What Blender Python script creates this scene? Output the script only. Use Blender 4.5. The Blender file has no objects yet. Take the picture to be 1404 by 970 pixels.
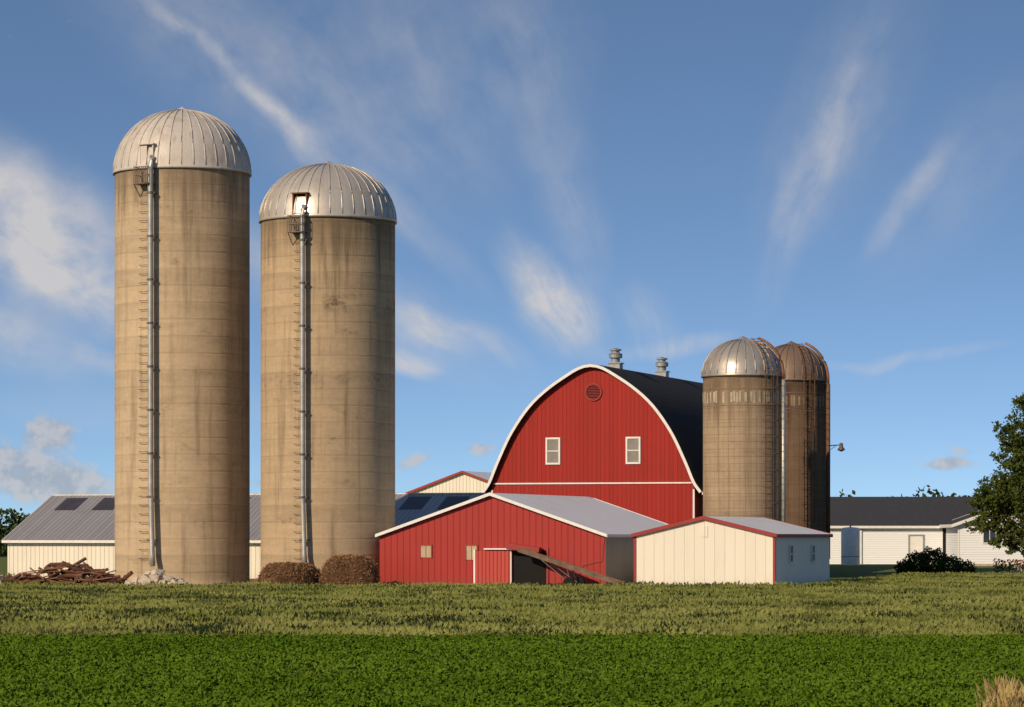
import bpy, math, random
import numpy as np
from mathutils import Matrix, Vector
random.seed(7); rng=np.random.default_rng(7)
sc=bpy.context.scene
sc.view_settings.view_transform='Standard'; sc.view_settings.look='None'
sc.view_settings.exposure=0; sc.view_settings.gamma=1
COL=sc.collection
ROT=math.radians(-18)

# ------------------------------------------------------------ node helper
class NT:
    def __init__(s,nt): s.nt=nt; s.n=nt.nodes; s.l=nt.links
    def node(s,t,**k):
        n=s.n.new(t)
        for a,b in k.items(): setattr(n,a,b)
        return n
    def put(s,sock,v):
        if isinstance(v,bpy.types.NodeSocket): s.l.new(v,sock)
        elif isinstance(v,(tuple,list)) and len(v)==3 and sock.type=='RGBA': sock.default_value=(*v,1)
        else: sock.default_value=v
    def m(s,op,a,b=0.0,c=None,clamp=False):
        n=s.node('ShaderNodeMath',operation=op); n.use_clamp=clamp
        s.put(n.inputs[0],a); s.put(n.inputs[1],b)
        if c is not None: s.put(n.inputs[2],c)
        return n.outputs[0]
    def ramp(s,v,a,b,lo=0.0,hi=1.0,smooth=True):
        n=s.node('ShaderNodeMapRange'); n.interpolation_type='SMOOTHSTEP' if smooth else 'LINEAR'
        s.put(n.inputs['Value'],v); n.inputs['From Min'].default_value=a; n.inputs['From Max'].default_value=b
        n.inputs['To Min'].default_value=lo; n.inputs['To Max'].default_value=hi
        return n.outputs['Result']
    def mix(s,f,a,b,mode='MIX'):
        n=s.node('ShaderNodeMix',data_type='RGBA',blend_type=mode)
        s.put(n.inputs[0],f); s.put(n.inputs[6],a); s.put(n.inputs[7],b); return n.outputs[2]
    def noise(s,vec,scale,detail=4,rough=.55,dist=0.0):
        n=s.node('ShaderNodeTexNoise'); s.put(n.inputs['Vector'],vec)
        n.inputs['Scale'].default_value=scale; n.inputs['Detail'].default_value=detail
        n.inputs['Roughness'].default_value=rough; n.inputs['Distortion'].default_value=dist
        return n.outputs[0]
    def comb(s,x,y,z):
        n=s.node('ShaderNodeCombineXYZ'); s.put(n.inputs[0],x); s.put(n.inputs[1],y); s.put(n.inputs[2],z); return n.outputs[0]
    def sep(s,v):
        n=s.node('ShaderNodeSeparateXYZ'); s.put(n.inputs[0],v); return n.outputs
    def mapping(s,v,scale=(1,1,1),loc=(0,0,0),rot=0,typ='POINT'):
        n=s.node('ShaderNodeMapping',vector_type=typ); s.put(n.inputs[0],v)
        n.inputs['Location'].default_value=loc; n.inputs['Scale'].default_value=scale
        n.inputs['Rotation'].default_value=(0,0,rot); return n.outputs[0]
    def bump(s,h,dist,strength=1.0):
        n=s.node('ShaderNodeBump'); s.put(n.inputs['Height'],h); n.inputs['Distance'].default_value=dist
        n.inputs['Strength'].default_value=strength; return n.outputs[0]

def newmat(name):
    m=bpy.data.materials.new(name); m.use_nodes=True
    t=NT(m.node_tree); b=m.node_tree.nodes['Principled BSDF']
    b.inputs['Specular IOR Level'].default_value=.3
    return m,t,b
def objco(t): return t.node('ShaderNodeTexCoord').outputs['Object']
def plain(name,col,rough=.7,metal=0,var=.25,scale=2.0,bump=.0):
    m,t,b=newmat(name); co=objco(t)
    n=t.noise(co,scale,4); n2=t.noise(co,scale*9,3)
    f=t.ramp(t.m('ADD',t.m('MULTIPLY',n,.7),t.m('MULTIPLY',n2,.3)),.3,.7,1-var,1+var*.5,False)
    c=t.mix(1.0,col,t.comb(f,f,f),'MULTIPLY')
    t.put(b.inputs['Base Color'],c); b.inputs['Roughness'].default_value=rough; b.inputs['Metallic'].default_value=metal
    if bump: t.put(b.inputs['Normal'],t.bump(n2,bump))
    return m
def ribbed(name,col,axis='sum',period=.3,width=.16,depth=.02,rough=.5,metal=0,var=.15,dirt=(.25,.2,.15),dirtamt=.25,dark=.25,lowdirt=True,rust=None):
    m,t,b=newmat(name); co=objco(t); x,y,z=t.sep(co)
    c={'x':x,'y':y,'z':z}.get(axis) if axis!='sum' else t.m('ADD',x,y)
    k=t.m('DIVIDE',c,period); fr=t.m('FRACT',k)
    d=t.m('MULTIPLY',t.m('ABSOLUTE',t.m('SUBTRACT',fr,.5)),2)
    groove=t.ramp(d,1-width*2,1.0)
    wn=t.node('ShaderNodeTexWhiteNoise',noise_dimensions='1D'); t.put(wn.inputs['W'],t.m('FLOOR',k))
    st=t.noise(t.mapping(co,(2.2,2.2,.25)),1.6,5,.6)
    big=t.noise(co,.45,4)
    f=t.m('ADD',t.m('ADD',t.m('MULTIPLY',wn.outputs[0],var),t.m('MULTIPLY',st,var*1.6)),1-var*1.3)
    f=t.m('MULTIPLY',f,t.m('SUBTRACT',1.0,t.m('MULTIPLY',groove,dark)))
    cc=t.mix(1.0,col,t.comb(f,f,f),'MULTIPLY')
    da=t.m('MULTIPLY',t.ramp(t.m('ADD',t.m('MULTIPLY',st,.6),t.m('MULTIPLY',big,.4)),.48,.72),dirtamt)
    if lowdirt:
        low=t.ramp(t.m('ADD',z,t.m('MULTIPLY',st,.8)),1.2,.3); da=t.m('MAXIMUM',da,t.m('MULTIPLY',low,dirtamt*1.6))
    cc=t.mix(da,cc,dirt)
    t.put(b.inputs['Base Color'],cc); b.inputs['Roughness'].default_value=rough; b.inputs['Metallic'].default_value=metal
    t.put(b.inputs['Normal'],t.bump(groove,depth))
    return m

def concrete(name,col,dark,top,ring=.76,stave=0,bands=()):
    m,t,b=newmat(name); co=objco(t); x,y,z=t.sep(co)
    zz=t.m('ADD',z,t.m('MULTIPLY',t.noise(co,.5,2),.06))
    k=t.m('DIVIDE',zz,ring); fr=t.m('FRACT',k)
    wn=t.node('ShaderNodeTexWhiteNoise',noise_dimensions='1D'); t.put(wn.inputs['W'],t.m('FLOOR',k))
    d=t.m('MULTIPLY',t.m('ABSOLUTE',t.m('SUBTRACT',fr,.5)),2); line=t.ramp(d,.82,1.0)
    hz=t.noise(t.mapping(co,(.35,.35,2.6)),1.3,5,.6)
    st=t.noise(t.mapping(co,(1.6,1.6,.10)),1.5,6,.62)
    fine=t.noise(co,5,6,.72)
    f=t.m('ADD',t.m('MULTIPLY',wn.outputs[0],.13),t.m('MULTIPLY',hz,.44))
    f=t.m('ADD',f,t.m('MULTIPLY',fine,.50)); f=t.m('ADD',f,.48)
    f=t.m('ADD',f,t.m('MULTIPLY',fr,-.08))
    la=.16 if not stave else .10
    f=t.m('MULTIPLY',f,t.m('SUBTRACT',1.0,t.m('MULTIPLY',t.m('MULTIPLY',line,la),t.ramp(fine,.35,.6))))
    cc=t.mix(1.0,col,t.comb(f,f,f),'MULTIPLY')
    cc=t.mix(t.m('MULTIPLY',t.ramp(st,.48,.72),.50),cc,dark)
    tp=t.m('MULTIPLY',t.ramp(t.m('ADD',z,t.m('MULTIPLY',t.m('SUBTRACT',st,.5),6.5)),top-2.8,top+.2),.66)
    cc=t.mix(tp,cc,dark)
    bd=t.m('MULTIPLY',t.m('MULTIPLY',t.ramp(t.noise(t.mapping(co,(.5,.5,1.1),(3,1,top)),.9,6,.7),.56,.70),t.ramp(fine,.4,.6)),.5)
    broad=t.ramp(t.noise(t.mapping(co,(1,1,.3),(1.7,0,2)),.42,2),.44,.58)
    for zb,wb,am in bands:
        q=t.ramp(t.m('ABSOLUTE',t.m('SUBTRACT',zz,zb)),wb,wb*.3); q=t.m('MULTIPLY',q,t.ramp(t.noise(t.mapping(co,(1,1,1.6)),2.4,6,.75),.42,.66,0,am)); bd=t.m('MAXIMUM',bd,t.m('MULTIPLY',q,broad))
    cc=t.mix(bd,cc,dark)
    h=t.m('SUBTRACT',t.m('MULTIPLY',fine,.35),t.m('MULTIPLY',line,.6))
    if stave:
        a=t.m('ARCTAN2',y,x); s=t.m('FRACT',t.m('MULTIPLY',a,stave/(2*math.pi)))
        s=t.ramp(t.m('MULTIPLY',t.m('ABSOLUTE',t.m('SUBTRACT',s,.5)),2),.80,1.0)
        cc=t.mix(t.m('MULTIPLY',s,.28),cc,dark); h=t.m('SUBTRACT',h,t.m('MULTIPLY',s,.5))
    t.put(b.inputs['Base Color'],cc); b.inputs['Roughness'].default_value=.92
    b.inputs['Specular IOR Level'].default_value=.15
    t.put(b.inputs['Normal'],t.bump(h,.015))
    return m

# ------------------------------------------------------------ mesh builder
class MB:
    def __init__(s): s.v=[]; s.f=[]; s.M=Matrix.Identity(4)
    def add(s,vs,fs):
        o=len(s.v); s.v+=[tuple(s.M@Vector(p)) for p in vs]; s.f+=[tuple(i+o for i in f) for f in fs]
    def box(s,x0,x1,y0,y1,z0,z1):
        s.add([(x0,y0,z0),(x1,y0,z0),(x1,y1,z0),(x0,y1,z0),(x0,y0,z1),(x1,y0,z1),(x1,y1,z1),(x0,y1,z1)],
              [(0,3,2,1),(4,5,6,7),(0,1,5,4),(1,2,6,5),(2,3,7,6),(3,0,4,7)])
    def prism(s,poly,y0,y1):
        n=len(poly); vs=[(p[0],y0,p[1]) for p in poly]+[(p[0],y1,p[1]) for p in poly]
        fs=[tuple(range(n)),tuple(reversed(range(n,2*n)))]
        fs+=[(i,i+n,(i+1)%n+n,(i+1)%n) for i in range(n)]
        s.add(vs,fs)
    def tube(s,pts,r,k=8,r2=None):
        pts=[Vector(p) for p in pts]; n=len(pts); vs=[];fs=[]
        up=Vector((0,0,1))
        for i,p in enumerate(pts):
            d=(pts[min(i+1,n-1)]-pts[max(i-1,0)]).normalized()
            a=up if abs(d.z)<.9 else Vector((0,1,0))
            u=d.cross(a).normalized(); w=d.cross(u)
            rr=r if r2 is None else r+(r2-r)*i/(n-1)
            for j in range(k):
                t=2*math.pi*j/k; vs.append(p+u*rr*math.cos(t)+w*rr*math.sin(t))
        for i in range(n-1):
            for j in range(k):
                fs.append((i*k+j,i*k+(j+1)%k,(i+1)*k+(j+1)%k,(i+1)*k+j))
        fs.append(tuple(range(k))[::-1]); fs.append(tuple(range((n-1)*k,n*k)))
        s.add(vs,fs)
    def beam(s,a,b,w,h):
        a=Vector(a);b=Vector(b);d=(b-a).normalized(); u=d.cross(Vector((0,0,1)))
        u=u.normalized() if u.length>1e-3 else Vector((1,0,0)); n=u.cross(d)
        vs=[p+u*sx*w/2+n*sz*h/2 for p in (a,b) for sx,sz in ((-1,-1),(1,-1),(1,1),(-1,1))]
        s.add(vs,[(0,1,2,3),(7,6,5,4),(0,4,5,1),(1,5,6,2),(2,6,7,3),(3,7,4,0)])
    def lathe(s,prof,k=96,closed=False):
        vs=[];fs=[];n=len(prof)
        for r,z in prof:
            for j in range(k):
                t=2*math.pi*j/k; vs.append((r*math.cos(t),r*math.sin(t),z))
        m=n if closed else n-1
        for i in range(m):
            for j in range(k):
                i2=(i+1)%n
                fs.append((i*k+j,i*k+(j+1)%k,i2*k+(j+1)%k,i2*k+j))
        s.add(vs,fs)
    def obj(s,name,mat,parent=None,smooth=False,loc=None,rz=None):
        me=bpy.data.meshes.new(name); me.from_pydata(s.v,[],s.f); me.update()
        if smooth:
            me.polygons.foreach_set('use_smooth',[True]*len(me.polygons))
        o=bpy.data.objects.new(name,me); COL.objects.link(o)
        if mat: me.materials.append(mat)
        if parent: o.parent=parent
        if loc: o.location=loc
        if rz is not None: o.rotation_euler[2]=rz
        return o
def empty(name,loc,rz=0,size=1):
    o=bpy.data.objects.new(name,None); o.empty_display_size=.5; COL.objects.link(o)
    o.location=loc; o.rotation_euler[2]=rz; o.scale=(size,size,size); return o

# ------------------------------------------------------------ materials
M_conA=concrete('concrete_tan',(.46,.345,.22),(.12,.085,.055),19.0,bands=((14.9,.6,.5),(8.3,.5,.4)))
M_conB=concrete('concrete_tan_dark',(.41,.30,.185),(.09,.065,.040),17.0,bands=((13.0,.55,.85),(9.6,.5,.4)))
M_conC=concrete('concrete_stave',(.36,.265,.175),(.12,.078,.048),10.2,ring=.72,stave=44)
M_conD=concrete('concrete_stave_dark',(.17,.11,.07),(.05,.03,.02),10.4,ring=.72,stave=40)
def domemat(name,col,rough,metal,rust=.25):
    m,t,b=newmat(name); co=objco(t)
    st=t.noise(t.mapping(co,(1.5,1.5,.35)),1.5,6,.6); fine=t.noise(co,9,4,.6)
    x,y,z=t.sep(co); a=t.m('ARCTAN2',y,x)
    wn=t.node('ShaderNodeTexWhiteNoise',noise_dimensions='1D'); t.put(wn.inputs['W'],t.m('FLOOR',t.m('MULTIPLY',a,36/(2*math.pi))))
    f=t.m('ADD',t.m('ADD',t.m('MULTIPLY',wn.outputs[0],.12),t.m('MULTIPLY',fine,.25)),.74)
    c=t.mix(1.0,col,t.comb(f,f,f),'MULTIPLY')
    c=t.mix(t.m('MULTIPLY',t.ramp(st,.48,.7),rust),c,(.22,.13,.07))
    t.put(b.inputs['Base Color'],c); b.inputs['Metallic'].default_value=metal
    t.put(b.inputs['Roughness'],t.ramp(st,.3,.7,rough-.08,rough+.12))
    return m
M_domeA=domemat('galvanised_dull',(.56,.50,.43),.6,.12,.4)
M_domeB=domemat('galvanised_bright',(.57,.51,.43),.40,.45,.25)
M_domeC=domemat('galvanised_rusty',(.46,.41,.35),.40,.5,.45)
M_domeD=domemat('galvanised_rusty_dark',(.22,.15,.11),.55,.3,.8)
M_galv=plain('galvanised_pipe',(.44,.42,.38),.45,.4,.35,3)
M_steel=plain('weathered_steel',(.16,.13,.11),.6,.3,.4,4)
M_rust=plain('rusty_iron',(.15,.075,.04),.8,.1,.4,5)
M_hoop=plain('hoop_iron',(.21,.145,.09),.85,0,.4,2)
M_rustl=plain('rusty_iron_light',(.24,.11,.055),.8,.1,.5,3)
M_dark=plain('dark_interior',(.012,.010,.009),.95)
M_red=ribbed('red_boards',(.31,.016,.009),'sum',.22,.07,.010,.7,0,.15,(.12,.018,.012),.4,.30)
M_redm=ribbed('red_metal_siding',(.32,.017,.011),'sum',.30,.10,.010,.5,0,.05,(.18,.03,.02),.35,.14)
M_reddoor=ribbed('red_door_metal',(.44,.05,.035),'sum',.18,.2,.02,.4,0,.07,(.3,.08,.06),.35,.2)
M_redtrim=plain('red_trim',(.29,.03,.022),.55,0,.2)
M_white=plain('white_paint',(.74,.71,.66),.55,0,.14,3)
M_cream=ribbed('cream_metal_siding',(.72,.65,.53),'sum',.46,.08,.010,.45,0,.04,(.42,.35,.24),.20,.10)
M_creamy=ribbed('cream_board_siding',(.74,.68,.55),'sum',.25,.10,.018,.5,0,.06,(.40,.35,.24),.22,.22)
M_siding=ribbed('white_lap_siding',(.80,.80,.80),'z',.16,.14,.014,.5,0,.03,(.5,.5,.48),.1,.12,False)
M_greywall=ribbed('grey_metal_siding',(.33,.31,.29),'sum',.30,.12,.018,.5,.2,.1,(.2,.16,.12),.4,.25)
M_roofw=ribbed('pale_metal_roof',(.88,.84,.77),'y',.46,.08,.012,.35,.0,.04,(.50,.40,.28),.30,.10,False)
M_roofg=ribbed('grey_metal_roof',(.33,.31,.30),'y',.26,.16,.02,.45,.2,.14,(.22,.15,.11),.45,.28,False)
M_shingle=plain('black_shingle',(.022,.021,.022),.95,0,.45,6,.01)
M_shingle2=plain('charcoal_shingle',(.045,.045,.05),.92,0,.35,6,.01)
M_glass,_t,_b=newmat('window_glass'); _b.inputs['Base Color'].default_value=(.03,.035,.045,1); _b.inputs['Roughness'].default_value=.08; _b.inputs['Specular IOR Level'].default_value=.6
M_pane=plain('dusty_pane',(.24,.22,.19),.35,0,.4,2)
M_boardtan=plain('tan_board',(.45,.34,.22),.7,0,.2,4)
M_skyl=plain('dark_skylight',(.06,.05,.05),.4,0,.4,2)
M_grey=plain('grey_ventilator',(.30,.31,.31),.5,.3,.2,3)
M_wood=plain('weathered_wood',(.17,.11,.075),.85,0,.5,3)
M_scrap=plain('scrap_brown',(.14,.06,.035),.85,0,.6,2)
M_stone=plain('concrete_rubble',(.50,.42,.32),.9,0,.35,3,.02)

# ------------------------------------------------------------ silos
def silo(name,loc,R,zr,zt,mcon,mdome,ribs,chute_a,rung_a,chute_w=.12,dormer=True,dark_open=False,size=1):
    E=empty(name,loc,0,size)
    b=MB(); prof=[(R+.05,-.4),(R+.05,.15),(R,.2)]+[(R,z) for z in np.linspace(.6,zr-.1,12)]+[(R,zr)]
    b.lathe(prof,128); b.obj('concrete_wall',mcon,E,True)
    H=zt-zr; b=MB(); n=18; pr=[(R-.02,zr-.03),(R+.09,zr-.08),(R+.09,zr+.02)]
    def dr(t): return (R+.06)*math.cos(t)**.96
    pr+=[(max(dr(t),.02),zr+.02+(H-.12)*math.sin(t)) for t in np.linspace(0.02,math.pi/2-.02,n)]
    b.lathe(pr,128); b.obj('dome_roof',mdome,E,True)
    b=MB()
    for i in range(ribs):
        a=2*math.pi*(i+.5)/ribs
        b.tube([((dr(t)+.008)*math.cos(a),(dr(t)+.008)*math.sin(a),zr+.03+(H-.115)*math.sin(t)) for t in np.linspace(.02,1.50,14)],.022,5)
    b.obj('dome_seams',mdome,E,True)
    b=MB(); b.lathe([(.42,zt-.22),(.40,zt-.12),(.10,zt+.02),(.01,zt+.08)],24); b.obj('cap',mdome,E,True)
    def fr(a,z=0): return Matrix.Rotation(a,4,'Z')@Matrix.Translation((0,-R,z))
    if rung_a is not None:
        b=MB(); z=1.4
        b.M=fr(rung_a)
        while z<zr-.5:
            b.tube([(-.2,.02,z),(-.2,-.13,z-.02),(.2,-.13,z-.02),(.2,.02,z)],.013,5); z+=.40
        b.obj('ladder_rungs',M_steel,E)
    if chute_a is not None:
        b=MB(); b.M=fr(chute_a)
        b.tube([(0,-.02,zr+.35),(0,-.16,zr+.40),(0,-.33,zr+.25),(0,-.33,zr-.1)]+[(0.02*i/6,-.33,zr-.1-(zr-1.8)*i/6) for i in range(1,6)]+[(.1,-.36,1.6),(.17,-.45,1.05)],chute_w,14)
        b.obj('filler_pipe',M_galv,E,True)
        b=MB(); b.M=fr(chute_a)
        for z in np.arange(2.2,zr-.6,1.95):
            b.tube([(0,-.33,z-.05),(0,-.33,z+.05)],chute_w+.022,14)
            b.beam((-.2,-.31,z),(.2,-.31,z),.03,.05); b.beam((-.17,0,z),(-.17,-.32,z),.03,.05); b.beam((.17,0,z),(.17,-.32,z),.03,.05)
        b.obj('pipe_brackets',M_steel,E)
    if dormer:
        a=(chute_a+rung_a)/2-.03; w=.36; zb=zr+.02; h=.98
        b=MB(); b.M=fr(a)
        b.box(-w,-w+.05,-.06,.9,zb,zb+h); b.box(w-.05,w,-.06,.9,zb,zb+h); b.box(-w-.04,w+.04,-.14,.95,zb+h,zb+h+.05)
        b.box(-w+.05,w-.05,-.06,-.02,zb,zb+.08)
        if not dark_open:
            b.box(-w+.05,.02,-.04,-.01,zb+.08,zb+h*.98)
        b.obj('dormer_frame',mdome if not dark_open else M_rustl,E)
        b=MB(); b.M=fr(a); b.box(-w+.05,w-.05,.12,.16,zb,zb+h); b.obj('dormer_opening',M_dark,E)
        b=MB(); b.M=fr(a)
        z0,z1=zr-.78,zr-.02; X0,X1=-.36,.36; Y=-.55
        for z in (z0,(z0+z1)/2,z1-.02):
            b.beam((X0,0,z),(X0,Y,z),.03,.03); b.beam((X1,0,z),(X1,Y,z),.03,.03); b.beam((X0,Y,z),(X1,Y,z),.03,.03)
        for x in np.linspace(X0,X1,8): b.tube([(x,Y,z0),(x,Y,z1)],.018,5)
        for y in (Y/3,2*Y/3):
            for x in (X0,X1): b.tube([(x,y,z0),(x,y,z1)],.018,5)
        b.box(X0,X1,Y,-.01,z0-.03,z0)
        b.beam((X0,Y,z0),(X0,0,z0-.55),.03,.03); b.beam((X1,Y,z0),(X1,0,z0-.55),.03,.03)
        b.obj('service_platform',M_steel,E)
    return E,fr,dr
R_=math.radians
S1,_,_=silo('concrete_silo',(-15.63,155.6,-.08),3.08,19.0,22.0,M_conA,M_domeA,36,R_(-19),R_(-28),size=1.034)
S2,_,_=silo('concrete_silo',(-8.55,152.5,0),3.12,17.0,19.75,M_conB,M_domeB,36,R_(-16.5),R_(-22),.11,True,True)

M_boardl=plain('whitewashed_stave',(.44,.37,.27),.85,0,.45,3)
def smallsilo(loc,R,zr,zt,mcon,mdome,lad_a,pipe_a,light,size):
    E,fr,dr=silo('stave_silo',loc,R,zr,zt,mcon,mdome,26,None,None,dormer=False,size=size)
    b=MB()
    for z in np.arange(.5,zr-1.6,.36): b.lathe([(R,z-.010),(R+.012,z),(R,z+.010)],72)
    for z in (zr-1.5,zr-.7,zr-.15): b.lathe([(R,z-.025),(R+.03,z),(R,z+.025)],72)
    b.obj('steel_hoops',M_hoop if light else M_steel,E,True)
    b=MB()
    i=0
    while i<88:
        i+=random.choice((1,2,2,3)); a=2*math.pi*i/88; b.M=fr(a); b.box(-.055,.055,-.012,.0,zr-1.42+random.uniform(0,.12),zr-.80+random.uniform(-.08,.03))
    b.obj('vent_staves',M_boardl if light else M_conC,E)
    b=MB(); H=zt-zr; b.M=Matrix.Rotation(lad_a,4,'Z')
    def over(x,off):
        return [(x,-(R+.16+off),z) for z in np.arange(2.5,zr+.1,.8)]+[(x,-(dr(t)+.10+off*math.cos(t)),zr+.08+(H+off)*math.sin(t)) for t in np.linspace(.1,1.15,9)]
    for x in (-.2,.2): b.tube(over(x,0),.022,5)
    for z in np.arange(2.5,zr+.2,.32): b.tube([(-.2,-(R+.16),z),(.2,-(R+.16),z)],.014,4)
    for t in np.linspace(.12,1.1,8):
        y=-(dr(t)+.10); zz=zr+.08+H*math.sin(t); b.tube([(-.2,y,zz),(.2,y,zz)],.014,4)
    for z in np.arange(3.2,zr+.3,.8):
        b.tube([(.33*math.sin(q),-(R+.16)-.62*max(0,math.cos(q)),z) for q in np.linspace(-math.pi/2,math.pi/2,9)],.014,4)
    for q in (-1.1,-.4,.4,1.1): b.tube([(.33*math.sin(q),-(R+.16)-.62*math.cos(q),z) for z in (3.2,zr+.3)],.012,4)
    b.obj('caged_ladder',M_rust,E)
    b=MB(); b.M=Matrix.Rotation(pipe_a,4,'Z')
    b.tube([(0,-(R+.20),1.2),(0,-(R+.20),zr*.5),(0,-(R+.20),zr-.2)],.11,12)
    b.obj('unloading_pipe',M_galv if light else M_rust,E,True)
    b=MB(); b.M=Matrix.Rotation(pipe_a,4,'Z')
    b.tube([(0,-(R+.20),zr-.2)]+[(0,-(dr(t)+.12*math.cos(t)+.02),zr+.05+(H+.02)*math.sin(t)) for t in np.linspace(.08,1.2,10)],.07,10)
    b.obj('filler_pipe',M_rustl,E,True)
    return E
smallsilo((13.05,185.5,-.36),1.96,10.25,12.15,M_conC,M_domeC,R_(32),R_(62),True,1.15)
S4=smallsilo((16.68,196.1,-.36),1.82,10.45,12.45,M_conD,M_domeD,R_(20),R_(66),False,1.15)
b=MB(); b.tube([(1.7,-.4,7.05),(2.3,-.5,7.1),(2.55,-.5,7.1)],.03,6); b.tube([(1.75,-.45,6.7),(2.3,-.5,7.08)],.015,5)
b.obj('lamp_arm',M_steel,S4); b=MB(); b.M=Matrix.Translation((2.55,-.5,0)); b.lathe([(.02,7.22),(.09,7.2),(.11,7.0),(.2,6.88),(.19,6.84),(.06,6.78),(.01,6.76)],16); b.obj('yard_lamp',M_steel,S4,True)

# ------------------------------------------------------------ gable buildings
def gable(name,loc,W,L,eave,peak,mwall,mroof,mtrim,rz=ROT,oh=.15,oy=.2,th=.07,rake=.16,side=None,corner=.12):
    E=empty(name,loc,rz); w=W/2; sl=(peak-eave)/w
    b=MB(); b.prism([(-w,-.3),(w,-.3),(w,eave),(0,peak),(-w,eave)],0,L); b.obj('walls',mwall,E)
    if side:
        b=MB(); b.box(w+.003,w+.02,.02,L-.02,-.3,eave-.02); b.obj('side_wall_cladding',side,E)
    for s,nm in ((-1,'roof_left'),(1,'roof_right')):
        b=MB(); xe=s*(w+oh); ze=eave-oh*sl+.012; zp=peak+.012
        P=[(xe,ze),(0,zp),(0,zp+th),(xe,ze+th)]
        if s>0: P=P[::-1]
        b.prism(P,-oy,L+oy); b.obj(nm,mroof,E)
    if mtrim:
        b=MB()
        for s in (-1,1):
            xe=s*(w+oh+.01); ze=eave-oh*sl
            P=[(xe,ze-rake*.6),(0,peak-rake*.6),(0,peak+th+.03),(xe,ze+th+.03)]
            if s>0: P=P[::-1]
            b.prism(P,-oy-.035,-oy-.003); b.prism(P,L+oy+.003,L+oy+.035)
            x0=s*(w+oh+.004); b.box(min(x0,x0+s*.03),max(x0,x0+s*.03),-oy,L+oy,ze-rake*.6,ze+th+.02)
            if corner:
                b.box(s*w-corner/2 if s>0 else s*w-.03,s*w+.03 if s>0 else s*w+corner/2,-.03,-.003,-.3,eave-.04)
                xs=s*(w+.024); b.box(min(xs,xs+s*.02),max(xs,xs+s*.02),-.028,.1,-.3,eave-.04)
        b.obj('trim',mtrim,E)
    return E
def window(E,x,z0,z1,w,y=0,cols=1,rows=2,fm=None,gm=None,fw=.09,rz=0):
    b=MB(); fm=fm or M_white
    T=Matrix.Translation((x,y,0))@Matrix.Rotation(rz,4,'Z'); b.M=T
    b.box(-w/2-fw,-w/2,-.05,-.004,z0-fw,z1+fw); b.box(w/2,w/2+fw,-.05,-.004,z0-fw,z1+fw)
    b.box(-w/2,w/2,-.048,-.004,z1,z1+fw); b.box(-w/2,w/2,-.06,-.004,z0-fw,z0)
    for i in range(1,cols): xx=-w/2+w*i/cols; b.box(xx-.02,xx+.02,-.035,-.014,z0,z1)
    for i in range(1,rows): zz=z0+(z1-z0)*i/rows; b.box(-w/2,w/2,-.037,-.012,zz-.025,zz+.025)
    b.obj('window_frame',fm,E); b=MB(); b.M=T; b.box(-w/2+.002,w/2-.002,-.011,-.005,z0+.002,z1-.002); b.obj('window_glass',gm or M_glass,E)

# red shed in front of the barn
RS=gable('red_shed',(-.93,147.65,0),10.7,15.2,2.42,4.25,M_redm,M_roofw,M_white,side=M_greywall,rake=.07,corner=0,oh=.12)
b=MB()
for x,z0,z1 in ((-3.11,1.42,1.95),(-.93,1.32,1.95)): b.box(x-.24,x+.24,-.03,-.003,z0,z1)
b.obj('shuttered_openings',M_boardtan,RS)
b=MB()
for x,z0,z1 in ((-3.11,1.42,1.95),(-.93,1.32,1.95)):
    for k in (-1,1): b.box(x+k*.27-.03,x+k*.27+.03,-.045,-.003,z0-.03,z1+.06)
    b.box(x-.24,x+.24,-.044,-.003,z1,z1+.06); b.box(x-.012,x+.012,-.04,-.03,z0,z1)
b.obj('shutter_frames',M_redtrim,RS)
b=MB(); b.box(-.72,.945,-.14,-.06,.02,1.72); b.obj('sliding_door',M_reddoor,RS)
b=MB(); 
b.box(-.80,-.722,-.15,-.05,0,1.78); b.box(.947,1.0,-.15,-.05,0,1.78); b.box(-.31,1.02,-.16,-.02,1.78,1.84)
b.obj('door_rail',M_white,RS)
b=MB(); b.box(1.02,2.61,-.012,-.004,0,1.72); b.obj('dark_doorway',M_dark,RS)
b=MB(); b.box(2.61,2.71,-.06,-.003,0,1.75); b.box(1.02,2.71,-.063,-.003,1.75,1.86); b.obj('door_jamb',M_redtrim,RS)
b=MB(); b.prism([(.88,1.80),(2.40,1.66),(2.44,1.88),(.94,2.08)],-.55,-.18); b.obj('door_hood',M_redtrim,RS)
b=MB()
b.tube([(5.3,-.06,2.3),(5.19,-.08,1.3),(4.3,-.08,1.1),(4.0,-.05,.4)],.012,5); b.obj('cable',M_steel,RS)

CV=empty('farm_conveyor',(0,0,0))
A=Vector((.35,146.4,1.78)); B=Vector((4.75,143.7,.32))
d=(B-A).normalized(); u=d.cross(Vector((0,0,1))).normalized()
b=MB(); 
for s in (-1,1): b.beam(A+u*s*.17,B+u*s*.17,.03,.18)
b.beam(A-Vector((0,0,.06)),B-Vector((0,0,.06)),.30,.03); b.obj('trough',M_wood,CV)
b=MB()
for i in range(16):
    p=A+(B-A)*(i+.5)/16; b.beam(p-u*.15,p+u*.15,.03,.05)
b.obj('flights',M_rust,CV)
b=MB(); p=A+(B-A)*.5
for s in (-1,1):
    b.beam(p+u*s*.2-Vector((0,0,.1)),p+u*s*.35+Vector((.2,0,-p.z+.3)),.04,.04); b.beam(A+(B-A)*.2+u*s*.2,p+u*s*.35+Vector((.2,0,-p.z+.3)),.03,.03)
b.beam(p-u*.45+Vector((.2,0,-p.z+.3)),p+u*.45+Vector((.2,0,-p.z+.3)),.04,.04)
b.obj('undercarriage',M_steel,CV)
b=MB()
for s in (-1,1):
    c=p+u*s*.45+Vector((.2,0,-p.z+.3)); b.tube([c-u*.06,c+u*.06],.28,18)
b.obj('wheels',M_dark,CV)
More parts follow.
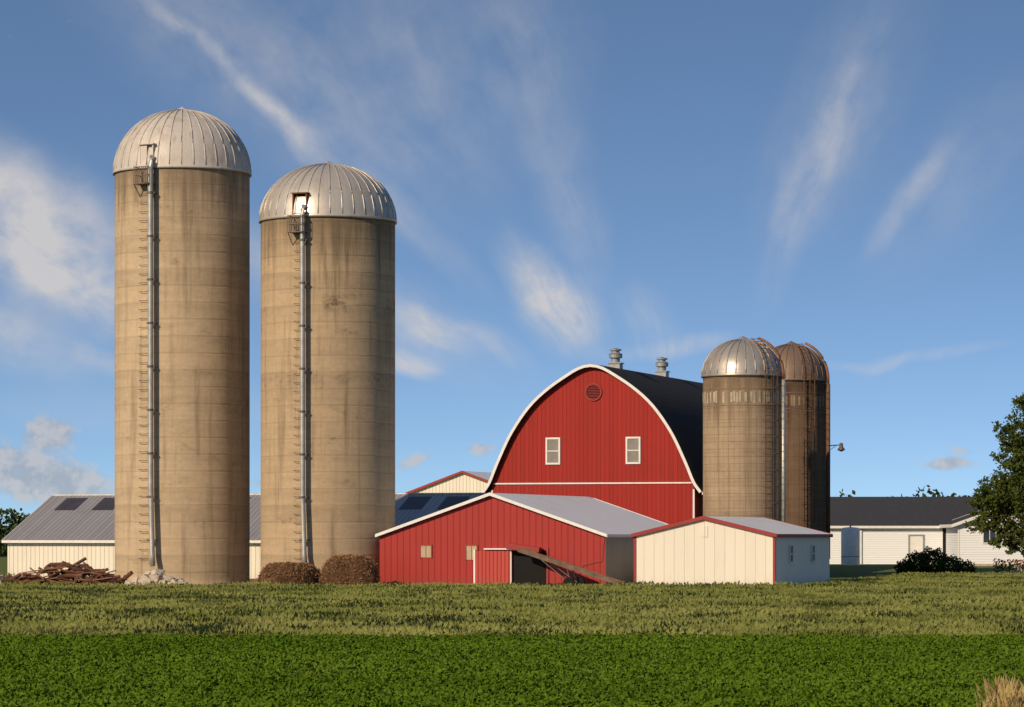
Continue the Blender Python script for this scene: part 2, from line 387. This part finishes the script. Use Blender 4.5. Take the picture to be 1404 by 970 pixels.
b=MB(); b.box(B.x-.25,B.x+.2,B.y-.25,B.y+.25,.12,.42); b.obj('hopper',M_rustl,CV)

# cream shed
CS=gable('cream_metal_shed',(8.45,144.3,0),6.34,11.0,2.42,3.18,M_cream,M_roofw,M_redtrim,rake=.10,oh=.12,oy=.12,side=M_cream,corner=.14)
b=MB(); b.box(-.16,.16,-.03,-.003,2.35,2.83); b.obj('gable_hatch',M_creamy,CS)
for yy in (3.0,7.4): window(CS,3.195,1.25,1.95,.55,y=yy,cols=1,rows=2,fw=.06,rz=math.pi/2)

# gothic barn
BL=21.5
BN=empty('red_gothic_barn',(4.58,187.8,-.36),ROT,1.15)
ctrl=[(0,10.82),(1.45,10.2),(2.95,9.05),(4.05,7.6),(4.8,6.1),(5.25,5.05),(5.62,4.52)]
def catmull(P,n=5):
    P=[(2*P[0][0]-P[1][0]-.4,P[1][1]+.0)]+P+[(2*P[-1][0]-P[-2][0],2*P[-1][1]-P[-2][1])]; o=[]
    for i in range(1,len(P)-2):
        for k in range(n):
            t=k/n; q=[]
            for c in (0,1):
                p0,p1,p2,p3=P[i-1][c],P[i][c],P[i+1][c],P[i+2][c]
                q.append(.5*(2*p1+(p2-p0)*t+(2*p0-5*p1+4*p2-p3)*t*t+(3*p1-p0-3*p2+p3)*t**3))
            o.append(tuple(q))
    o.append(P[-2]); return o
arc=catmull(ctrl)
w=5.25
inner=[(x,z) for x,z in arc if x<w]
poly=[(-w,-.3),(w,-.3),(w,4.9)]+[(x,z) for x,z in reversed(inner) if z>4.95]+[(-x,z) for x,z in inner[1:] if z>4.95]+[(-w,4.9)]
b=MB(); b.prism(poly,0,BL); b.obj('walls',M_red,BN)
def offs(P,d):
    o=[]
    for i,(x,z) in enumerate(P):
        a=P[max(i-1,0)]; c=P[min(i+1,len(P)-1)]
        tx,tz=c[0]-a[0],c[1]-a[1]; l=math.hypot(tx,tz); nx,nz=-tz/l,tx/l
        if i==0: nx,nz=0,1
        o.append((x+nx*d,z+nz*d))
    return o
def ribbonshell(b,P0,P1,y0,y1):
    n=len(P0)
    for s in (-1,1):
        vs=[];fs=[]
        for a,c in zip(P0,P1):
            vs+=[(s*a[0],y0,a[1]),(s*c[0],y0,c[1]),(s*a[0],y1,a[1]),(s*c[0],y1,c[1])]
        for i in range(n-1):
            o=i*4;p=o+4
            fs+=[(o,o+1,p+1,p),(o+2,p+2,p+3,o+3),(o,p,p+2,o+2),(o+1,o+3,p+3,p+1)]
        e=(n-1)*4; fs.append((e,e+1,e+3,e+2)); b.add(vs,fs)
b=MB(); ribbonshell(b,offs(arc,.01),offs(arc,.12),-.28,BL+.28); b.obj('arched_roof',M_shingle,BN)
b=MB(); ribbonshell(b,offs(arc,-.03),offs(arc,.11),-.33,-.283); ribbonshell(b,offs(arc,-.07),offs(arc,.12),BL+.283,BL+.33)
b.box(-w+.12,w-.12,-.05,-.003,4.98,5.05)
b.box(w-.06,w+.03,-.05,-.003,0,4.7); b.box(-w-.03,-w+.06,-.05,-.003,0,4.7)
for s in (-1,1): x=s*5.72; b.box(min(x,x+s*.04),max(x,x+s*.04),-.28,BL+.28,4.42,4.56)
b.obj('white_trim',M_white,BN)
b=MB(); b.M=Matrix.Translation((.08,0,9.55))@Matrix.Rotation(math.pi/2,4,'X')
b.lathe([(.44,.003),(.44,.07),(.37,.07),(.37,.003)],32); b.obj('vent_ring',M_redtrim,BN)
b=MB()
for i in range(9):
    z=-.32+i*.08; hw=math.sqrt(max(.36**2-z*z,.001)); b.beam((.08-hw,-.03,9.55+z),(.08+hw,-.03,9.55+z),.05,.025)
b.obj('vent_louvres',M_redtrim,BN)
b=MB(); b.M=Matrix.Translation((.08,-.004,9.55))@Matrix.Rotation(math.pi/2,4,'X'); b.lathe([(.37,0),(.001,.0)],32); b.obj('vent_recess',plain('dark_red',(.10,.01,.01),.8),BN)
for x in (-2.03,2.13):
    window(BN,x,6.05,7.22,.58,fw=.09,cols=1,rows=2,gm=M_pane)
for t in (4.2,13.1):
    b=MB(); b.M=Matrix.Translation((0,t,10.75))
    b.box(-.30,.30,-.30,.30,-.25,.42); b.box(-.36,.36,-.36,.36,.42,.47)
    b.M=b.M@Matrix.Translation((0,0,.47))
    b.lathe([(.22,0),(.22,.22),(.34,.25),(.34,.42),(.36,.44),(.20,.52),(.19,.60),(.30,.62),(.30,.68),(.02,.76)],20)
    b.obj('roof_ventilator',M_grey,BN)

# long low shed behind the silos (ridge across)
LS=gable('long_cattle_shed',(-24.85,178.4,0),11.3,24.6,2.2,4.5,M_creamy,M_roofg,M_white,rz=ROT-math.pi/2,oh=.3,oy=.15,rake=.08,corner=0)
sl=(4.5-2.2)/5.65
b=MB()
for y0 in (.9,3.1,6.9,10.4,13.8,16.2,20.6,22.7):
    P=[(x,4.5-x*sl+.095) for x in (.35,2.0)]
    b.add([(P[0][0],y0,P[0][1]),(P[1][0],y0,P[1][1]),(P[1][0],y0+1.25,P[1][1]),(P[0][0],y0+1.25,P[0][1])],[(0,1,2,3)])
b.obj('skylights',M_skyl,LS)
b=MB(); b.beam((5.66+.05,-.1,.05),(5.66+.05,24.6,.05),.03,.3); b.obj('base_board',M_wood,LS)
b=MB(); b.tube([(0,-.1,4.6),(0,24.7,4.6)],.05,8); b.obj('ridge_cap',M_galv,LS)
gable('pale_machine_shed',(-3.4,228,0),11.5,16,4.75,6.83,M_creamy,M_roofw,M_redtrim,rz=ROT,rake=.12,oh=.24)

# garage + house on the right
def terr(x,y):
    t=min(max((y-198)/26,0),1); t=t*t*(3-2*t)
    s=min(max((x-5)/12,0),1)
    return .40*t*s
GR=gable('white_garage',(33.5,237.0,.4),10.5,16,2.75,4.75,M_siding,M_shingle2,M_white,rz=math.radians(90-4),oh=.35,oy=.3,rake=.14)
def on_wall(E,b,y0,y1,z0,z1,p0,p1,x=-5.25): b.box(x-p1,x-p0,y0,y1,z0,z1)
b=MB(); on_wall(GR,b,4.1,5.0,.02,1.98,.004,.03); b.obj('side_door',M_white,GR)
b=MB()
on_wall(GR,b,3.98,4.1,.0,2.1,.004,.05); on_wall(GR,b,5.0,5.12,.0,2.1,.004,.05); on_wall(GR,b,4.1,5.0,1.98,2.1,.004,.05); b.obj('door_frame',M_grey,GR)
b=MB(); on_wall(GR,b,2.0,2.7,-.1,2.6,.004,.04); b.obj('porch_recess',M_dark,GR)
b=MB(); on_wall(GR,b,8.4,8.6,-.1,2.6,.004,.12); b.obj('wall_pilaster',M_white,GR)
FT=empty('white_fuel_tank',(23.2,225,.35))
b=MB(); b.lathe([(.02,0),(.62,0),(.64,.05),(.64,2.45),(.55,2.6),(.02,2.66)],32); b.obj('tank_body',M_white,FT,True)
b=MB(); b.tube([(0,0,2.6),(0,0,2.8)],.06,8); b.lathe([(.645,.6),(.66,.63),(.645,.66)],32); b.obj('tank_fittings',M_grey,FT)
HS=gable('white_house',(36.3,221,.35),12.4,11,2.9,5.1,M_siding,M_shingle2,M_white,rz=math.radians(-3),oh=.45,oy=.35,rake=.2)
window(HS,-3.9,1.6,2.55,1.25,cols=3,rows=1,fw=.08,fm=M_white); window(HS,-.2,1.1,2.5,1.0,cols=1,rows=2); window(HS,3.6,1.1,2.5,1.0,cols=1,rows=2)
b=MB(); b.box(-6.3,6.3,-.06,-.004,-.3,.18); b.obj('foundation',M_stone,HS)

# ------------------------------------------------------------ vegetation materials
def leafmat(name,c1,c2,c3,trans=.35,pscale=.25):
    m=bpy.data.materials.new(name); m.use_nodes=True; t=NT(m.node_tree); t.n.clear()
    g=t.node('ShaderNodeNewGeometry'); oi=t.node('ShaderNodeObjectInfo')
    n=t.noise(g.outputs['Position'],pscale,3,.6)
    f=t.ramp(n,.35,.65); c=t.mix(f,c1,c2)
    c=t.mix(t.ramp(oi.outputs['Random'],.5,1.0,0,.5),c,c3)
    dd=t.node('ShaderNodeBsdfDiffuse'); t.put(dd.inputs[0],c)
    o=t.node('ShaderNodeOutputMaterial')
    if trans>0:
        tt=t.node('ShaderNodeBsdfTranslucent'); mx=t.node('ShaderNodeMixShader')
        t.put(tt.inputs[0],c); mx.inputs[0].default_value=trans
        t.l.new(dd.outputs[0],mx.inputs[1]); t.l.new(tt.outputs[0],mx.inputs[2]); t.l.new(mx.outputs[0],o.inputs[0])
    else: t.l.new(dd.outputs[0],o.inputs[0])
    return m
M_alf=leafmat('alfalfa_leaf',(.068,.125,.009),(.090,.150,.013),(.11,.165,.02),0,.12)
M_grass=leafmat('grass_blade',(.145,.165,.040),(.19,.20,.058),(.235,.225,.08),0,.09)
M_dry=leafmat('dry_grass',(.50,.36,.15),(.42,.30,.12),(.58,.46,.22),.3,.8)
M_leaf=leafmat('tree_leaf',(.075,.10,.020),(.11,.135,.030),(.14,.16,.04),.35,.5)
M_leafd=leafmat('far_leaf',(.035,.050,.018),(.05,.070,.02),(.06,.085,.03),0,.1)
M_bark=plain('bark',(.11,.08,.055),.95,0,.4,4,.02)

def quads_obj(name,C,size,mat,parent=None,aspect=.6,up=0.0,link=True):
    n=len(C); C=np.asarray(C)
    a=rng.normal(size=(n,3)); a/=np.linalg.norm(a,axis=1)[:,None]
    c=rng.normal(size=(n,3)); c[:,2]+=up; 
    bb=np.cross(a,c); bb/=np.linalg.norm(bb,axis=1)[:,None]+1e-9
    s=(size*rng.uniform(.6,1.3,n))[:,None]
    V=np.stack([C-a*s/2,C+bb*s*aspect/2,C+a*s/2,C-bb*s*aspect/2],1).reshape(-1,3)
    F=np.arange(4*n).reshape(-1,4)
    me=bpy.data.meshes.new(name); me.from_pydata(V.tolist(),[],F.tolist()); me.update(); me.materials.append(mat)
    o=bpy.data.objects.new(name,me)
    if link: COL.objects.link(o)
    if parent: o.parent=parent
    return o

def scatter(name,polys,density,coll,smin,smax,seed):
    me=bpy.data.meshes.new(name); vs=[];fs=[]
    for p in polys:
        o=len(vs); vs+=[(x,y,terr(x,y)) for x,y in p]; fs.append(tuple(range(o,o+len(p))))
    me.from_pydata(vs,[],fs); me.update(); ob=bpy.data.objects.new(name,me); COL.objects.link(ob)
    g=bpy.data.node_groups.new(name,'GeometryNodeTree')
    g.interface.new_socket('Geometry',in_out='INPUT',socket_type='NodeSocketGeometry')
    g.interface.new_socket('Geometry',in_out='OUTPUT',socket_type='NodeSocketGeometry')
    N=g.nodes; L=g.links
    i=N.new('NodeGroupInput'); o=N.new('NodeGroupOutput'); d=N.new('GeometryNodeDistributePointsOnFaces')
    d.inputs['Density'].default_value=density; d.inputs['Seed'].default_value=seed
    ci=N.new('GeometryNodeCollectionInfo'); ci.inputs['Collection'].default_value=coll
    ci.inputs['Separate Children'].default_value=True; ci.inputs['Reset Children'].default_value=True
    ip=N.new('GeometryNodeInstanceOnPoints'); ip.inputs['Pick Instance'].default_value=True
    r=N.new('FunctionNodeRandomValue'); r.data_type='FLOAT_VECTOR'
    r.inputs[0].default_value=(-.04,-.04,0); r.inputs[1].default_value=(.04,.04,6.283)
    s=N.new('FunctionNodeRandomValue'); s.data_type='FLOAT'; s.inputs[2].default_value=smin; s.inputs[3].default_value=smax
    L.new(i.outputs[0],d.inputs['Mesh']); L.new(d.outputs['Points'],ip.inputs['Points']); L.new(ci.outputs[0],ip.inputs['Instance'])
    L.new(r.outputs[0],ip.inputs['Rotation']); L.new(s.outputs[1],ip.inputs['Scale']); L.new(ip.outputs[0],o.inputs[0])
    md=ob.modifiers.new('scatter','NODES'); md.node_group=g
    return ob
def blades(name,n,h,wd,spread,mat,lean=.35,heads=0):
    vs=[];fs=[]
    for i in range(n):
        a=random.uniform(0,6.28); r=spread*math.sqrt(random.random()); x,y=r*math.cos(a),r*math.sin(a)
        hh=h*random.uniform(.6,1.15); t=random.uniform(0,6.28); lx,ly=[lean*hh*random.uniform(.1,1)*f(t) for f in (math.cos,math.sin)]
        q=random.uniform(0,3.14); ux,uy=wd*math.cos(q)/2,wd*math.sin(q)/2; o=len(vs)
        vs+=[(x-ux,y-uy,0),(x+ux,y+uy,0),(x+ux*.8+lx*.35,y+uy*.8+ly*.35,hh*.6),(x-ux*.8+lx*.35,y-uy*.8+ly*.35,hh*.6),(x+lx,y+ly,hh)]
        fs+=[(o,o+1,o+2,o+3),(o+3,o+2,o+4)]
        if random.random()<heads:
            o=len(vs); hw=wd*1.6
            vs+=[(x+lx*.8-hw,y+ly*.8,hh*.9),(x+lx*.9,y+ly*.9,hh*.85),(x+lx*.8+hw,y+ly*.8,hh*.95),(x+lx*1.15,y+ly*1.15,hh*1.15)]; fs.append((o,o+1,o+2,o+3))
    me=bpy.data.meshes.new(name); me.from_pydata(vs,[],fs); me.update(); me.materials.append(mat)
    return bpy.data.objects.new(name,me)
cA=bpy.data.collections.new('alfalfa_plants')
for k in range(5):
    n=720; P=rng.uniform(-.62,.62,(n,2)); lump=.5+.5*np.sin(P[:,0]*9+k)*np.cos(P[:,1]*8+2*k)
    z=.26*(rng.random(n)**.4)*(.84+.16*lump)+rng.uniform(0,.03,n)
    cA.objects.link(quads_obj('alfalfa_plant',np.stack([P[:,0],P[:,1],z],1),.055,M_alf,aspect=.75,up=1.2,link=False))
cG=bpy.data.collections.new('grass_tufts')
for k in range(5): cG.objects.link(blades('grass_tuft',270,.30,.024,.85,M_grass,.6,.3))
cD=bpy.data.collections.new('dry_tufts')
for k in range(3): cD.objects.link(blades('dry_tuft',40,.62,.012,.16,M_dry,.5,.6))
scatter('alfalfa_field',[[(-12,38),(12,38),(16,71.5),(-16,70.5)]],1.75,cA,.9,1.12,1)
scatter('grass_field',[[(-18,70),(18,71),(27,138.5),(13,138),(0,139.5),(-27,137)],[(12.8,138.2),(35,138.7),(38,182),(22,182),(17.4,160),(13.2,142)]],1.25,cG,.8,1.2,2)
scatter('yard_weeds',[[(-32,137),(12.5,138.5),(12.5,140.5),(-12,142.5),(-32,141)],[(-36,165),(-28,165),(-26,175),(-36,178)]],.6,cG,.5,1.3,3)
scatter('dry_grass_clump',[[(5.0,39.2),(9,38.5),(9,42.3),(6.4,42.3)]],6,cD,.5,1.0,5)

# ------------------------------------------------------------ ground
m,t,bs=newmat('farm_ground'); g=t.node('ShaderNodeNewGeometry').outputs['Position']; x,y,z=t.sep(g)
n=t.noise(g,.3,4,.6); n2=t.noise(g,5,4,.6)
soil=t.mix(t.ramp(n2,.35,.65),(.035,.060,.010),(.060,.095,.018))
grs=t.mix(t.ramp(n2,.3,.7),(.10,.125,.03),(.15,.17,.05))
yard=t.mix(t.ramp(n2,.3,.7),(.20,.16,.10),(.30,.25,.17)); yard=t.mix(t.ramp(n,.40,.55),yard,(.10,.12,.035))
yy=t.m('ADD',y,t.m('MULTIPLY',n,2))
c=t.mix(t.ramp(yy,70.8,71.8),soil,grs)
inyard=t.m('MULTIPLY',t.ramp(yy,139,141),t.ramp(yy,215,205)); inyard=t.m('MULTIPLY',inyard,t.ramp(t.m('ADD',x,t.m('MULTIPLY',n,3)),20,16))
c=t.mix(inyard,c,yard)
t.put(bs.inputs['Base Color'],c); bs.inputs['Roughness'].default_value=.95; bs.inputs['Specular IOR Level'].default_value=.1
t.put(bs.inputs['Normal'],t.bump(n2,.05))
xs=sorted(set([-4000,-1500,-600,-200,-100]+list(range(-60,61,4))+[100,200,600,1500,4000])); ys=sorted(set([-500,-100,0]+list(range(20,260,6))+[300,400,700,1500,4000,7000]))
vs=[(X,Y,terr(X,Y)-.004) for Y in ys for X in xs]; nx=len(xs)
fs=[(j*nx+i,j*nx+i+1,(j+1)*nx+i+1,(j+1)*nx+i) for j in range(len(ys)-1) for i in range(nx-1)]
b=MB(); b.v=vs; b.f=fs; b.obj('ground',m,None,True)

# ------------------------------------------------------------ trees
def tree(name,loc,h,blobs,nleaf,size,mat=M_leaf,tr=.28):
    E=empty(name,loc); b=MB()
    b.tube([(0,0,-.2),(.05,0,h*.15),(-.05,.05,h*.35),(.08,0,h*.6),(0,0,h*.85)],tr,9,tr*.2)
    for c,r in blobs:
        s=Vector((0,0,min(max(c[2]*.45,h*.12),h*.5))); e=Vector(c); mid=(s+e)/2+Vector((0,0,-.3))
        b.tube([s,mid,e],tr*.35,6,.03)
        for k in range(4):
            q=e+Vector([random.uniform(-1,1)*r*.8 for _ in range(3)]); b.tube([(mid+e)/2,q],.045,4,.012)
    b.obj('trunk_and_limbs',M_bark,E,True)
    C=[]
    tot=sum(r**2 for _,r in blobs)
    for c,r in blobs:
        nb=int(nleaf*r*r/tot); sub=max(int(nb/45),3)
        dirs=rng.normal(size=(sub,3)); dirs/=np.linalg.norm(dirs,axis=1)[:,None]
        sc_=np.array(c)+dirs*r*rng.uniform(.35,1.05,(sub,1))*np.array([1,1,.85])
        for s_ in sc_:
            C.append(s_+rng.normal(size=(45,3))*np.array([.30,.30,.22])*max(r*.33,.3))
    quads_obj('leaves',np.concatenate(C),size,mat,E)
    return E
bl=[((0,0,9.6),1.9),((-1.6,-.5,8.6),1.3),((1.8,0,8.6),1.8),((-2.2,.3,5.3),1.5),((-3.0,-.4,4.6),1.25),((-3.4,.2,3.6),1.1),((-1.2,-1,6.3),1.6),((-1.6,0,3.4),1.5),((1.5,-1,5.5),2),((3.2,.4,6.8),1.8),((3.1,0,4.2),1.6),((0,1.6,6.8),2),((-.8,-1.5,4.6),1.6),((-2.5,-.6,2.5),.9),((.5,-1.8,8),1.5),((-1.0,0,10.4),.9),((-2.0,-.4,7.3),1.1),((-1.2,-.8,2.1),.9),((-3.6,0,4.9),.8),((0,.3,4.2),1.6)]
tree('shade_tree',(30.3,186,-.3),11,bl,66000,.18)
def clump(name,items,nleaf,size,mat):
    C=[]
    tot=sum(r[0]*r[2] for _,r in items)
    for c,r in items:
        nb=max(int(nleaf*r[0]*r[2]/tot),60)
        d=rng.normal(size=(nb,3)); d/=np.linalg.norm(d,axis=1)[:,None]
        lump=1+.18*np.sin(d[:,0]*7+c[0])*np.cos(d[:,2]*6+c[1])
        C.append(np.array(c)+d*np.array(r)*(rng.uniform(.55,1.05,(nb,1))*lump[:,None]))
    return quads_obj(name,np.concatenate(C),size,mat)
clump('dark_shrub',[((25.2,204,.6),(.8,.7,.8)),((26.2,204.4,.7),(.9,.7,.95)),((27.2,204,.5),(.8,.7,.7)),((24.4,203.8,.4),(.6,.5,.5)),((28.2,204,.35),(.6,.5,.5))],9000,.15,M_leafd)
it=[]
x=-120.0
while x<-50:
    r=random.uniform(2.2,4.2); it.append(((x,380+random.uniform(-6,6),r*.62),(r*1.2,r,r*.75))); x+=random.uniform(1.6,3.2)
clump('distant_tree_row',it,20000,.65,M_leafd)
it=[]
x=30.0
while x<120:
    r=random.uniform(3.4,5.6); it.append(((x,420+random.uniform(-8,8),r*.7),(r*1.2,r,r*.85))); x+=random.uniform(2.5,5)
clump('distant_tree_row',it,16000,.8,M_leafd)
clump('distant_tree',[((40.5,300,3.2),(2.4,2.2,2.6)),((38,301,2.6),(2,2,2.0))],9000,.38,M_leafd)

b=MB(); 
for i in range(26):
    x=31.4+i*.2; b.box(x-.05,x+.05,205,205.03,.05,1.0)
b.box(31.3,36.5,205.034,205.07,.35,.42); b.box(31.3,36.5,205.034,205.07,.75,.82); b.obj('picket_fence',M_white)
C=np.stack([rng.uniform(30.0,36,900),rng.uniform(203.6,204.8,900),rng.uniform(.45,1.0,900)],1)
FB=empty('flower_bed',(0,0,0)); quads_obj('red_flowers',C[:420],.14,plain('red_petal',(.55,.03,.03),.6),FB); quads_obj('flower_leaves',np.concatenate([C[420:]-[0,0,.1],C[420:]-[0,0,.35]]),.17,M_leafd,FB)

# ------------------------------------------------------------ yard clutter
M_straw=leafmat('old_straw',(.26,.13,.055),(.17,.085,.038),(.36,.21,.10),0,1.5)
M_heap=plain('old_hay',(.16,.08,.036),.95,0,.6,5,.10)
def mound(name,c,r,h,seed,mat):
    n=56;k=20; vs=[];fs=[]; rr=random.Random(seed); ph=[rr.uniform(0,6.28) for _ in range(6)]
    for i in range(k+1):
        t=i/k*math.pi/2
        for j in range(n):
            a=2*math.pi*j/n
            w=1+.07*math.sin(3*a+ph[0])+.05*math.sin(5*a+ph[1]+t*3)+.035*math.sin(9*a+ph[2]+t*5)+rr.uniform(-.025,.025)
            R=r*math.cos(t)**(1/2.0)*w if t<1.57 else .0
            vs.append((R*math.cos(a),R*math.sin(a)*.85,h*math.sin(t)**(1/1.25)*(1+.06*math.sin(2*a+ph[3])*math.cos(t))-.05))
        if i<k: fs+=[(i*n+j,i*n+(j+1)%n,(i+1)*n+(j+1)%n,(i+1)*n+j) for j in range(n)]
    b=MB(); b.v=vs;b.f=fs
    E=empty(name,c); b.obj('heap_core',mat,E,True)
    V=np.array(vs); idx=rng.integers(0,len(V),3800); P=V[idx]+rng.normal(size=(3800,3))*np.array([.05,.05,.02]); P=P[P[:,2]>0]
    quads_obj('loose_straw',P,.15,M_straw,E,aspect=.22)
mound('rotting_hay_heap',(-10.0,146.8,0),1.36,1.22,1,M_heap)
mound('rotting_hay_heap',(-7.22,146.6,0),1.30,1.56,5,M_heap)
def rocks(name,n,cx,cy,sx,sy,hmax,smin,smax,mat):
    b=MB()
    for i in range(n):
        x=random.gauss(0,.45); y=random.gauss(0,.45); s=random.uniform(smin,smax)
        z=max(0,hmax*(1-math.hypot(x,y)))*random.uniform(.3,1)
        q=Matrix.Translation((cx+x*sx,cy+y*sy,z))@Matrix.Rotation(random.uniform(0,6),4,'Z')@Matrix.Rotation(random.uniform(-.7,.7),4,'X')
        b.M=q; vs=[(sx_*s*random.uniform(.3,.6),sy_*s*random.uniform(.3,.6),sz_*s*random.uniform(.2,.42)) for sx_,sy_,sz_ in [(-1,-1,-1),(1,-1,-1),(1,1,-1),(-1,1,-1),(-1,-1,1),(1,-1,1),(1,1,1),(-1,1,1)]]
        b.add(vs,[(0,3,2,1),(4,5,6,7),(0,1,5,4),(1,2,6,5),(2,3,7,6),(3,0,4,7)])
    b.obj(name,mat)
rocks('rubble_pile',220,-15.8,146.0,1.9,.6,.85,.12,.5,M_stone)
rocks('rubble_pile',40,-23.0,146.5,.6,.5,.8,.15,.5,M_stone)
b=MB()
for i in range(150):
    x=random.uniform(-22.6,-17.4); hmax=.35+.75*math.exp(-((x+19.6)/1.3)**2)
    z=random.uniform(.05,hmax); a=random.gauss(0,.6); L=random.uniform(.4,1.9)
    y=146.6+random.uniform(-.5,.5); p=Vector((x,y,z)); dd=Vector((math.cos(a),random.uniform(-.3,.3),math.sin(a)*.7))*L/2
    b.tube([p-dd,p+Vector((0,0,random.uniform(-.05,.12))),p+dd],random.uniform(.03,.11),6)
b.obj('scrap_wood_pile',M_scrap)
b=MB()
for i in range(20):
    x=random.uniform(-21.5,-18.2); z=random.uniform(.3,.95); p=Vector((x,146.1,z)); dd=Vector((random.uniform(.4,1.1),random.uniform(-.3,.3),random.uniform(-.35,.35)))
    b.beam(p-dd/2,p+dd,.06,.05)
b.obj('scrap_iron_pile',M_rustl)

# ------------------------------------------------------------ world
w_=bpy.data.worlds.new('World'); sc.world=w_; w_.use_nodes=True; t=NT(w_.node_tree); t.n.clear()
w_.cycles.sampling_method='NONE'
EL=math.radians(26.5); AZ=math.radians(180+41)
tc=t.node('ShaderNodeTexCoord').outputs['Generated']; x,y,z=t.sep(tc)
za=t.m('ADD',t.m('MULTIPLY',t.m('MAXIMUM',z,0.0),3.4),.11)
nv=t.node('ShaderNodeVectorMath',operation='NORMALIZE'); t.put(nv.inputs[0],t.comb(x,y,za))
sky=t.node('ShaderNodeTexSky',sky_type='NISHITA'); sky.sun_disc=False; sky.sun_elevation=EL; sky.sun_rotation=AZ
sky.air_density=1.0; sky.dust_density=.8; sky.ozone_density=2.0; t.put(sky.inputs[0],nv.outputs[0])
base=t.mix(1.0,sky.outputs[0],(.80,.87,.93),'MULTIPLY')
U=t.m('MULTIPLY',t.m('ARCTAN2',x,y),45); hz=t.m('SQRT',t.m('ADD',t.m('MULTIPLY',x,x),t.m('MULTIPLY',y,y)))
V=t.m('MULTIPLY',t.m('DIVIDE',z,t.m('MAXIMUM',hz,.001)),45)
UV=t.comb(U,V,0.0)
wn=t.node('ShaderNodeTexNoise'); t.put(wn.inputs['Vector'],UV); wn.inputs['Scale'].default_value=.9; wn.inputs['Detail'].default_value=2
vm=t.node('ShaderNodeVectorMath',operation='SUBTRACT'); t.put(vm.inputs[0],wn.outputs['Color']); vm.inputs[1].default_value=(.5,.5,.5)
vs_=t.node('ShaderNodeVectorMath',operation='SCALE'); t.put(vs_.inputs[0],vm.outputs[0]); vs_.inputs['Scale'].default_value=.45
va=t.node('ShaderNodeVectorMath',operation='ADD'); t.put(va.inputs[0],UV); t.put(va.inputs[1],vs_.outputs[0]); WUV=va.outputs[0]
def blob(px,py,rx,ry,rot,I,src):
    mp=t.mapping(src,(rx/100,ry/100,1),((px-702)/100,(735-py)/100,0),math.radians(rot),'TEXTURE')
    ln=t.node('ShaderNodeVectorMath',operation='LENGTH'); t.put(ln.inputs[0],mp)
    return t.m('MULTIPLY',t.ramp(ln.outputs['Value'],1.25,0.0),I)
cir=[(330,110,230,17,-42,.5),(400,185,100,18,-46,.5),(300,60,330,110,-38,.28),(560,110,230,190,-55,.22),
(40,300,220,90,-27,1.05),(90,385,160,60,-25,.9),(10,460,150,55,-20,.6),(140,490,80,20,-20,.35),
(450,400,280,70,-24,.5),(610,455,120,28,-20,.5),(560,497,50,20,-10,.75),(560,300,150,26,-42,.28),
(735,385,80,36,-52,.7),(770,430,75,52,-35,.95),(920,475,100,16,5,.5),(890,435,60,34,-60,.35),
(1115,245,190,40,68,.34),(1150,160,220,90,65,.22),(1245,275,110,24,52,.36),(1310,250,190,80,50,.16),
(780,280,180,50,-75,.24),(730,60,200,90,-75,.16),(1230,490,150,10,8,.35),(200,560,250,40,0,.2)]
tot=0.0
for c_ in cir: tot=t.m('ADD',blob(*c_,WUV),tot)
wx,wy,wz=t.sep(WUV)
du=t.m('SUBTRACT',wx,2.4); dv=t.m('SUBTRACT',wy,.2)
phi=t.m('ARCTAN2',du,dv); rad=t.m('SQRT',t.m('ADD',t.m('MULTIPLY',du,du),t.m('MULTIPLY',dv,dv)))
fib=t.noise(t.comb(t.m('MULTIPLY',phi,10),t.m('MULTIPLY',rad,.5),0.0),1.6,5,.58,.4)
soft=t.noise(UV,1.3,4,.6)
fm=t.m('ADD',t.m('MULTIPLY',fib,.5),t.m('MULTIPLY',soft,.5))
cf=t.m('MULTIPLY',tot,t.ramp(fm,.34,.66,.22,1.12,False))
cf=t.m('MINIMUM',cf,.85)
c1=t.mix(cf,base,(4.3,4.1,4.0))
cum=[(70,588,48,30,0,1.0),(25,645,130,55,0,.95),(110,668,90,34,0,.75),(1300,637,48,14,3,1.0),(657,621,26,13,0,.8),(568,634,45,14,10,.7),(1318,619,30,8,0,.6),(350,655,60,18,0,.6)]
tot=0.0
for c_ in cum: tot=t.m('ADD',blob(*c_,WUV),tot)
pn=t.noise(UV,3.2,6,.62)
cu=t.m('MULTIPLY',t.ramp(t.m('ADD',tot,t.m('MULTIPLY',t.m('SUBTRACT',pn,.5),1.6)),.25,.85),.68)
c2=t.mix(cu,c1,t.mix(t.ramp(pn,.4,.6),(2.5,2.45,2.6),(3.8,3.5,3.3)))
bg=t.node('ShaderNodeBackground'); t.put(bg.inputs[0],c2); bg.inputs[1].default_value=.15
o=t.node('ShaderNodeOutputWorld'); t.l.new(bg.outputs[0],o.inputs[0])

# ------------------------------------------------------------ sun + camera
S=Vector((math.sin(AZ)*math.cos(EL),math.cos(AZ)*math.cos(EL),math.sin(EL)))
ld=bpy.data.lights.new('sun','SUN'); ld.energy=4.3; ld.angle=math.radians(.5); ld.color=(1,.81,.58)
lo=bpy.data.objects.new('sun',ld); COL.objects.link(lo); lo.rotation_euler=S.to_track_quat('Z','Y').to_euler(); lo.location=(-60,40,60)
cd=bpy.data.cameras.new('camera'); cam=bpy.data.objects.new('camera',cd); COL.objects.link(cam)
cam.location=(0,0,2.4); cam.rotation_euler=(math.radians(90),0,0)
cd.sensor_width=36; cd.lens=4500/1404*36; cd.shift_y=250/1404; cd.clip_end=9000; cd.clip_start=.5
sc.camera=cam
